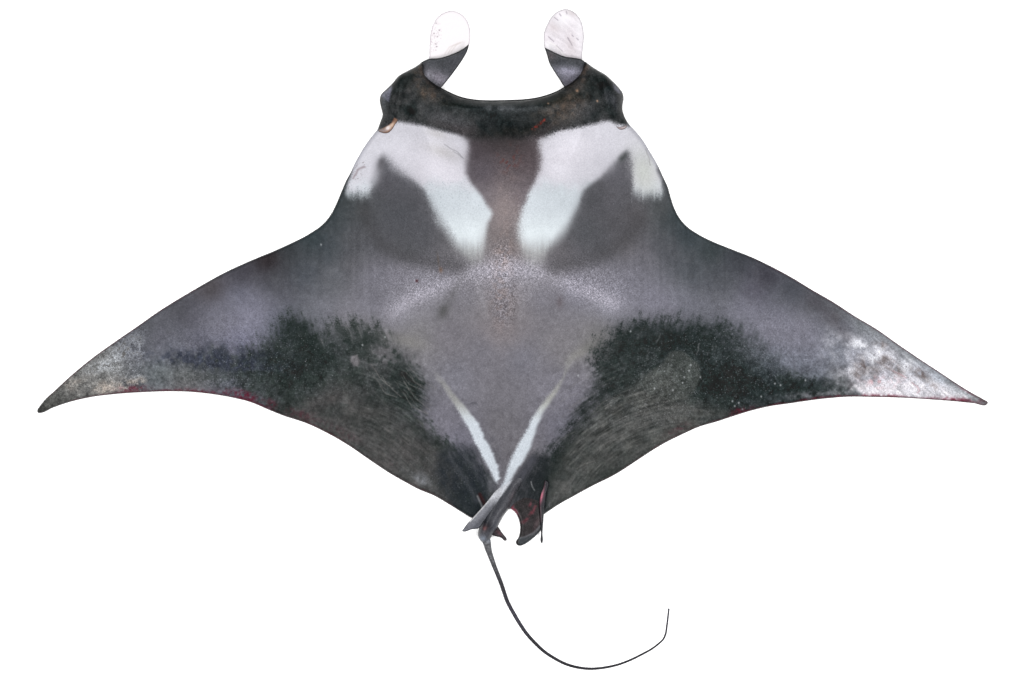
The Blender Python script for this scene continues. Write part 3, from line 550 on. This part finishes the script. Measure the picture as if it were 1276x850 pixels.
    for (cx, cy, rx, ry, rot, a) in ((165,485,16,4,-4,.8),(298,491,16,6,12,.8),(310,494,12,6,18,.7),(338,502,8,6,30,.7),(250,488,30,3,3,.6),(430,536,26,8,28,.22),(492,570,10,10,0,.2),
                                     (918,512,10,3.5,-20,.55),(928,511,14,3,-15,.4),(845,534,14,5,-25,.25),(1190,498,28,3,3,.7),(1090,493,22,2.2,0,.8),(375,515,20,8,20,.35)):
        c = mix(c, (98, 30, 46), np.clip(blob(x, y, cx, cy, rx, ry, rot) * a * (.55 + 1.2 * fbm(x, y, 3, 8, 3)), 0, .5) * (1 - sst(5, 20, d)))
    lead = (y < 500) & (((x > 60) & (x < 262)) | ((x > 930) & (x < 1228)))
    c = mix(c, (72, 22, 34), np.clip(1 - d / 1.9, 0, 1) * lead * .8)
    lead2 = ((x > 240) & (x < 440)) | ((x > 826) & (x < 960))
    c = mix(c, (30, 33, 34), np.clip(1 - d / 2.0, 0, 1) * lead2 * (y < 360) * .85)
    c = mix(c, (52, 40, 40), np.clip(1 - d / 1.5, 0, 1) * trail * .6)
    # overall sensor-fine mottling of the skin
    c = shade(c, 1 + .03 * rnd * (1 - wm) * (1 - .5 * hm) * (1 - .8 * vm))
    return c, np.clip(spk, 0, 2)

skin_solid('body', BODY, 1.0, body_z, body_c, M_skin, ray)

# ------------------------------------------------------------------ cephalic fins
def flap_z(z0, z1, axis0, axis1, th=3.0, R=3.0):
    ax, ay = axis0; bx, by = axis1; L2 = (bx - ax) ** 2 + (by - ay) ** 2
    def f(x, y, d):
        t = np.clip(((x - ax) * (bx - ax) + (y - ay) * (by - ay)) / L2, -.3, 1.3)
        mid = z0 + (z1 - z0) * t
        e = np.sqrt(np.clip(1 - (1 - np.clip(d / R, 0, 1)) ** 2, 0, 1))
        return mid + th * .5 * e, np.maximum(mid - th * .5 * e, .6), mid
    return f
BL = [(535.2,73.6),(545.4,73),(555.3,70.8),(565.2,67.2),(576.7,61.6),(584.4,55.6),(582.5,63.6),(577.6,73),(570.1,84.2),(560.3,97.2),(549.6,110),(545,115),(536,109),(524,100),(517,90),(523,80)]
BR = [(724.8,74.5),(717.4,72.8),(704.3,71.0),(689.4,65.1),(678.6,59.6),(681.2,68.4),(684.5,79.1),(691.1,90.6),(697.7,100.5),(703.4,109.1),(708,114),(720,108),(732,98),(737,88),(731,80)]
LLo = [(535.1,76),(535.2,57.7),(536.4,42.8),(539.7,30.5),(545.4,21.4),(553.7,15.7),(563.6,13.7),(573.4,16.8),(580.9,23.9),(585,33.8),(586.3,44.5),(584.9,56),(582,64),(570,72),(556,78),(544,80)]
LRo = [(725,78),(726,62.6),(727.6,47.8),(726.5,34.6),(722.4,23.1),(715.8,15.7),(705.9,11.5),(696,14),(687.8,20.6),(682,30.5),(677.9,41.2),(677.6,52.7),(679,62),(688,70),(700,77),(714,81)]
def band_c(side):
    def f(x, y, d):
        rnd = np.random.RandomState(2).randn(len(x)); fi = fbm(x, y, 6, 4, 3)
        c = np.tile(np.array((66., 68, 72)), (len(x), 1))
        if side < 0:
            c = mix(c, (128, 124, 134), np.clip(blob(x, y, 547, 98, 18, 10, 25), 0, 1) * .95); c = mix(c, (150, 148, 158), np.clip(blob(x, y, 534, 94, 6, 5), 0, 1) * .7)  # sheen near the fin root painted lighter
            c = mix(c, (74, 74, 80), blob(x, y, 566, 82, 10, 14, 30) * .6)
        else:
            c = mix(c, (150, 148, 164), np.clip(blob(x, y, 708, 90, 20, 7, 4) , 0, 1) * .95)  # painted sheen, paler towards the fin root
            c = mix(c, (118, 114, 128), np.clip(blob(x, y, 708, 102, 14, 8, 0) , 0, 1) * .6)
            c = mix(c, (88, 80, 82), blob(x, y, 686, 70, 7, 6) * .6)
        c = shade(c, 1 + .1 * fi + .10 * rnd)
        c = mix(c, (24, 26, 26), np.clip(1 - d / 1.6, 0, 1) * .8)
        return c, np.full(len(x), .3)
    return f
def lobe_c(side):
    def f(x, y, d):
        rnd = np.random.RandomState(4).randn(len(x)); fi = fbm(x, y, 6, 4, 3)
        if side < 0:
            c = np.tile(np.array((248., 243, 246)), (len(x), 1))
            pores = (rnd > 1.15) & (blob(x, y, 542, 46, 7, 18, 8) > .3)
            c = mix(c, (206, 196, 204), pores * .9)
            for (a, b) in ((543.5,29.3),(545,46),(543,55),(544,58.5),(547.5,38),(541,42)): c = mix(c, (120, 108, 116), blob(x, y, a, b, .8, .8) * .8)
            for o in (0, 4, 8): c = mix(c, (212, 203, 200), line(x, y, [(554 + o, 68 - o * .3), (560 + o, 59 - o * .3), (571 + o * .6, 54 - o * .2)], .6, .7, 1.2, o) * .55)
            c = mix(c, (226, 214, 226), np.clip(1 - d / 1.8, 0, 1) * .8)
        else:
            c = np.tile(np.array((232., 226, 232)), (len(x), 1))
            u = (x - 700) * .80 + (y - 40) * .6; v = -(x - 700) * .6 + (y - 40) * .8
            st = vnoise(v / 2.2 + 1.5 * fbm(x, y, 14, 3), u / 18, 6)
            c = shade(c, 1 + .10 * st + .025 * rnd); c = mix(c, (248, 246, 250), np.clip(blob(x, y, 703, 22, 12, 10) + blob(x, y, 684, 58, 8, 5, 30) + .7 * blob(x, y, 722, 40, 5, 20), 0, 1) * .8)
            c = mix(c, (205, 194, 196), np.clip(blob(x, y, 712, 17, 8, 3, 20) + blob(x, y, 690, 35, 8, 5, 35) + .8 * blob(x, y, 711, 55, 6, 14, -10), 0, 1) * .5)
            for P in ([(690.5,22),(695,25.5)],[(697,17.5),(699,20)],[(705.5,14.5),(706.5,17.5)],[(713,44),(714.5,46)],[(719,48),(721,50)],[(707,47),(713,57)],[(683,46),(690,52)],[(693,57),(701,64)]): c = mix(c, (140, 132, 142), line(x, y, P, .6, .6, 1) * .65)
            c = mix(c, (250, 248, 246), line(x, y, [(682,52),(692,57),(699,64),(703,70)], .7, .8) * .7)
            c = mix(c, (206, 200, 206), np.clip(1 - d / 1.6, 0, 1) * .8)
        return c, np.full(len(x), .05)
    return f
for (bp_, lp_, sd, ax0, ax1, shp, shl) in ((BL, LLo, -1, (540,100), (584,56), (5,), (0,)), (BR, LRo, 1, (718,100), (679,60), (4,), (0,))):
    fin = skin_solid('cephalic_fin', curve(bp_, .9, True, shp), .95, flap_z(10, 15, ax0, ax1, 4.0, 3.5), band_c(sd), M_wet, ray, under=(120, 118, 122))
    fin['label'] = 'dark inrolled band of the horn fin'
    lo_ = skin_solid('fin_lobe', curve(lp_, .9, True, shl), .95, flap_z(5, 4, ((lp_[0][0] + lp_[13][0]) / 2, 72), ((lp_[0][0] + lp_[11][0]) / 2, 14), 4.0, 4.0), lobe_c(sd), M_lobe, fin, under=(230, 228, 230))
    lo_['label'] = 'white paddle shaped lobe with rosy rim' if sd < 0 else 'white paddle shaped lobe with grey creases'

# ------------------------------------------------------------------ lip along the mouth
LIP = curve([(533.5,99.2),(537,102.2),(543.9,107.3),(555.4,113.9),(565.3,118.8),(575.2,122.4),(588.3,125.1),(601.4,126.3),(621.2,126.4),(640,125.9),(656.5,124.9),(668,123.2),(682.8,119.4),(694.4,114.7),(703.4,109.3),(712.5,103.5),(719,97.6)], 2, False)
tt = np.linspace(0, 1, len(LIP)); lr = .25 + 1.0 * np.clip(np.minimum(tt, 1 - tt) * 6, 0, 1)
def dark_c(x, y, z):
    return np.tile(np.array((22., 24, 24)), (len(x), 1)), np.full(len(x), .2)
sweep('lip', LIP, lr, np.full(len(LIP), 12.6), dark_c, M_wet, ray, 8)

# ------------------------------------------------------------------ spiracles
def spir_l(x, y, d):
    c = np.tile(np.array((150., 118, 100)), (len(x), 1))
    c = mix(c, (232, 224, 226), np.clip(blob(x, y, 484, 160, 3.5, 2.2, -35) * 1.4, 0, 1)); c = mix(c, (214, 186, 166), np.clip(blob(x, y, 489, 156.5, 4.5, 2.6, -48), 0, 1) * .9)
    c = mix(c, (112, 82, 66), blob(x, y, 491, 150, 3.5, 3) * .9); c = mix(c, (150, 140, 142), blob(x, y, 477, 163, 5, 2.4) * .9)
    c = mix(c, (74, 62, 62), np.clip(1 - d / 1.2, 0, 1) * .8)
    return c, np.full(len(x), .15)
def spir_r(x, y, d):
    c = np.tile(np.array((168., 152, 152)), (len(x), 1)); c = mix(c, (216, 204, 206), blob(x, y, 775, 158.8, 5, 1.2)); c = mix(c, (74, 66, 68), np.clip(1 - d / .9, 0, 1) * .8)
    return c, np.full(len(x), .15)
SPL = [(496,150.3),(492.9,155.6),(488.8,162),(483.9,166.1),(477.9,166.4),(471.6,163.4),(479.5,158.7),(487.8,153.6),(492,147.4)]
SPR = [(767.8,158.2),(771,161.6),(775.5,162.2),(779,160.4),(781.5,156.8),(776,158.2),(771.5,159)]
from functools import partial
def spir_z(x, y, d):
    t, b, r = body_z(x, y, np.clip(dist_body(x, y), 0, None)); return t + 1.6 * sst(0, 2, d), t - 2.0 * sst(0, 2, d), t + .1
def dist_body(x, y): return seg_dist(x, y, BODY[::2], True) * np.where(inside(x, y, BODY), 1, 0)
o = skin_solid('spiracle', curve(SPL, .6), .6, spir_z, spir_l, M_wet, ray, under=(120, 90, 80)); o['label'] = 'open tan and white spiracle flap'
o = skin_solid('spiracle', curve(SPR, .5), .5, spir_z, spir_r, M_wet, ray, under=(120, 90, 80)); o['label'] = 'closed crescent spiracle'

# ------------------------------------------------------------------ rear: pelvic fins, tail stem, dorsal fin, whip
def pillow(z0, h, R, tilt=0, cy=640, root=None):
    def f(x, y, d):
        e = np.sqrt(np.clip(1 - (1 - np.clip(d / R, 0, 1)) ** 2, 0, 1)); mid = np.maximum(z0 + tilt * (y - cy), 1.5)
        top = mid + h * e + .3 * fbm(x, y, 6, 5, 2) * e
        return top, np.maximum(mid - .6 * h * e, .5), mid
    return f
PR = [(650,598),(643,614),(638.5,626),(636.3,633.0),(641.7,638),(645.5,644.9),(647.8,653.3),(647.9,662.4),(645.8,670.1),(642.8,674.7),(644,679),(647.8,680.2),(653.1,678.5),(662.3,672.4),(670,665.5),(673.8,660.9),(674.6,640),(674,615),(668,598)]
def pr_c(x, y, d):
    rnd = np.random.RandomState(6).randn(len(x)); fi = fbm(x, y, 4, 4, 3)
    c = np.tile(np.array((50., 47, 48)), (len(x), 1)); c = shade(c, 1 + .25 * fi + .12 * rnd)
    c = mix(c, (56, 58, 62), 1 - sst(598, 622, y))
    c = mix(c, (190, 92, 112), np.clip(1 - d / 4.5, 0, 1) * (blob(x, y, 640, 634, 6, 9, -30) * (1.1 + .8 * fi)).clip(0, 1))
    for P, wd in (([(653,651),(658,646),(664,637),(668,630)], 1.6), ([(660,630),(663,620)], 1.6), ([(648,652),(655,648)], .9), ([(668,606),(671,612)], 1.2)):
        c = mix(c, (128, 64, 74), np.clip(line(x, y, P, wd, 1.5, 3) * (.5 + .9 * fi), 0, 1) * .7)
    c = mix(c, (118, 120, 126), np.clip(line(x, y, [(645,671),(655,669),(665,664),(673,655)], .9, 1.2, 1), 0, 1) * .75)
    c = mix(c, (70, 76, 80), np.clip(patch(x, y, [(646,671),(656,669.5),(666,664.5),(674,656),(672,664),(655,678),(646,679)], 1, .5), 0, 1) * .7)
    c = mix(c, (110, 92, 96), np.clip(blob(x, y, 669, 652, 3, 8, 20), 0, 1) * .5)
    return c, np.full(len(x), .45)
o = skin_solid('pelvic_fin', curve(PR, .9), .95, pillow(4.5, 3.5, 5), pr_c, M_wet, ray, under=(150, 140, 142)); o['label'] = 'broad blackish pelvic fin with pink grazes'
PL = [(611,660),(614,654),(620,655.5),(621.4,657.3),(626.4,664.7),(631.0,670.5),(631.5,673.3),(628.7,674),(624.9,670.5),(619.5,668.8),(614,667)]
def pl_c(x, y, d):
    fi = fbm(x, y, 3, 4, 3); c = np.tile(np.array((62., 56, 60)), (len(x), 1)); c = shade(c, 1 + .3 * fi); c = mix(c, (112, 70, 76), blob(x, y, 622, 664, 5, 2, 40) * .5)
    return mix(c, (30, 30, 32), np.clip(1 - d / 1.2, 0, 1) * .7), np.full(len(x), .4)
o = skin_solid('pelvic_fin', curve(PL, .6), .65, pillow(4, 2.4, 3), pl_c, M_wet, ray, under=(120, 110, 112)); o['label'] = 'small dark pelvic fin tip beside the tail'
FL = [(680,598),(677,608),(674,616),(672.2,626),(672.6,640),(673.6,655),(674.0,664),(674.7,677),(675.6,677.8),(676.2,676),(676.3,664),(677.3,645.6),(678.6,634),(681,615),(683,600)]
def fl_c(x, y, d):
    c = np.tile(np.array((54., 54, 58)), (len(x), 1)); c = mix(c, (206, 120, 140), np.clip(blob(x, y, 674.5, 617, 2.4, 11, 12), 0, 1)); c = mix(c, (210, 200, 206), np.clip(blob(x, y, 675.5, 609, 1.4, 5, 12), 0, 1) * .9)
    c = mix(c, (120, 100, 106), np.clip(line(x, y, [(673.6,632),(674.2,650)], .6, .7), 0, 1) * .7); return c, np.full(len(x), .3)
o = skin_solid('fin_flap', curve(FL, .7), .7, pillow(9, 2.4, 2.4, -.1, 640), fl_c, M_wet, ray, under=(120, 90, 95)); o['label'] = 'thin pointed flap with a pink edge'

STEM = [(640,586),(630,594),(620,608),(611,626),(603,642),(597.6,656),(595.8,663),(595.9,668),(597.6,672),(600.6,675.6),(606,676.5),(610,673),(613.6,666.5),(619.5,657.9),(623.3,650.2),(628.7,641),(633.3,634.9),(638,625),(646,609),(655,592),(652,584)]
def stem_z(x, y, d):
    e = np.sqrt(np.clip(1 - (1 - np.clip(d / 9, 0, 1)) ** 2, 0, 1)); t = sst(585, 615, y); mid = np.full(len(x), 6.0)
    h = (3 + 12 * t) * e; h -= 4 * sst(655, 674, y) * e
    return mid + h + .3 * fbm(x, y, 5, 3, 2) * e, np.maximum(mid - 5 * e, .5), mid
def stem_c(x, y, d):
    rnd = np.random.RandomState(7).randn(len(x)); fi = fbm(x, y, 4, 6, 3)
    c = np.tile(np.array((84., 84, 89)), (len(x), 1)); c = shade(c, 1 + .12 * fi + .07 * rnd)
    c = mix(c, (50, 52, 57), np.clip(line(x, y, [(634,610),(618,632),(606,650)], 4, 4), 0, 1) * .6)
    wv = patch(x + .4 * rnd, y, [(636,580),(628,596),(618,608),(606,628),(612,630),(621,621),(631,609),(639,597),(650,582)], 2.0, .8, 8)
    c = mix(c, (206, 209, 216), wv * (1 - .45 * sst(610, 632, y)))
    c = mix(c, (96, 100, 110), np.clip(blob(x, y, 617, 655, 4, 10, 35), 0, 1) * .5)
    c = mix(c, (36, 36, 40), np.clip(blob(x, y, 607, 655, 7, 7), 0, 1) * .8)
    c = mix(c, (128, 78, 78), np.clip(blob(x, y, 604.5, 657.5, 2.6, 3.4, 30) * (.8 + .9 * fi), 0, 1) * .85)
    c = mix(c, (138, 146, 160), np.clip(blob(x, y, 601.5, 671, 5, 4, 15), 0, 1) * .85)
    c = mix(c, (120, 110, 114), np.clip(blob(x, y, 638, 618, 2.4, 8, 20), 0, 1) * .5)
    return c, np.full(len(x), .35)
tail = skin_solid('tail', curve(STEM, .9), .95, stem_z, stem_c, M_wet, ray, under=(110, 110, 114)); tail['label'] = 'grey fleshy tail base with a pale stump end'
DF = [(633,598),(625,605),(616.5,612.4),(608.8,622.5),(601.2,631.5),(592,641.8),(581.3,653.3),(575.3,661.6),(577.8,662.3),(587.4,659.6),(597.3,657.4),(601.5,652),(608,643),(617,631),(627,616),(637,602)]
def df_z(x, y, d):
    t = np.clip((y - 600) / 60, 0, 1); s_ = np.clip(((x - 576) * .75 + (y - 662) * .66) / 12, -1, 1)
    mid = 21 - 3 * t + 5 * (1 - t) * 0 ; e = np.sqrt(np.clip(1 - (1 - np.clip(d / 3, 0, 1)) ** 2, 0, 1))
    mid = mid - 10 * (1 - sst(598, 618, y))
    return mid + 1.6 * e, mid - 1.4 * e, mid + np.zeros(len(x))
def df_c(x, y, d):
    rnd = np.random.RandomState(9).randn(len(x)); fi = fbm(x, y, 5, 6, 3)
    c = np.tile(np.array((126., 127, 134)), (len(x), 1))
    q = seg_dist(x, y, [(633,598),(616.5,612.4),(601.2,631.5),(581.3,653.3),(575.3,661.6)], False)
    c = mix(c, (78, 79, 85), sst(5, 11, q) * .85)  # darker towards the tail join, whose shadow is painted in
    c = mix(c, (92, 94, 101), sst(646, 658, y) * .5)
    c = mix(c, (150, 150, 156), np.clip(1 - q / 5, 0, 1) * (1 - sst(620, 640, y)) * .8)
    c = mix(c, (232, 230, 232), np.clip(1.7 - q / 1.1, 0, 1) * (y < 650) * .95)
    c = mix(c, (206, 208, 214), (1 - sst(612, 634, y)) * .85)
    c = shade(c, 1 + .10 * fi + .05 * rnd)
    c = mix(c, (40, 40, 44), ((q > 1.5) & (d < .9)) * .6)  # painted shadow line along the join
    return c, np.full(len(x), .25)
o = skin_solid('dorsal_fin', curve(DF, .8, True, (7,)), .8, df_z, df_c, M_wet, ray, under=(90, 90, 94)); o['label'] = 'small grey dorsal fin blade folded over to the left'

WP = curve([(604.8,669.5),(606.6,675.5),(609,686),(611.8,694),(615.4,704),(620,715.5),(624.4,726.8),(628.2,738),(632,748.9),(636,757),(640.6,765.2),(647.6,777),(655.8,789),(666.5,801),(678.8,812.3),(691.2,820.4),(703.5,826.8),(718.3,831.3),(735.6,833.3),
             (752.9,831.9),(770.2,828.1),(785,822.6),(799.9,815.3),(814.7,806.8),(821,801.8),(826.8,796),(829.4,790),(830.6,783),(831.6,775),(833.5,758.1)], 1.6, False)
yk = np.cumsum(np.r_[0, np.linalg.norm(np.diff(WP, axis=0), axis=1)])
wr_ = np.interp(yk, [0, 6, 20, 40, 70, 100, 140, 180, 240, 330, 370, 410], [5.4, 5.2, 3.6, 2.8, 2.5, 2.4, 2.2, 1.9, 1.5, 1.15, 1.0, .55])
wz = np.interp(yk, [0, 8, 30, 60, 100], [8.5, 8, 5, 3.2, 2.6]); wz = np.maximum(np.where(yk > 100, wr_ + .3, wz), wr_)
def whip_c(x, y, z):
    k = np.random.RandomState(3).randn(len(x)); c = np.tile(np.array((50., 49, 54)), (len(x), 1))
    c = mix(c, (112, 113, 116), (1 - sst(682, 740, y)) * (.75 + .1 * k)); c = mix(c, (150, 156, 168), 1 - sst(668, 680, y))
    c = mix(c, (74, 72, 86), sst(735, 760, y) * (1 - sst(775, 800, y)) * .5)
    return shade(c, 1 + .1 * k), np.full(len(x), .3)
sweep('tail_whip', WP, wr_, wz, whip_c, M_wet, tail, 14)
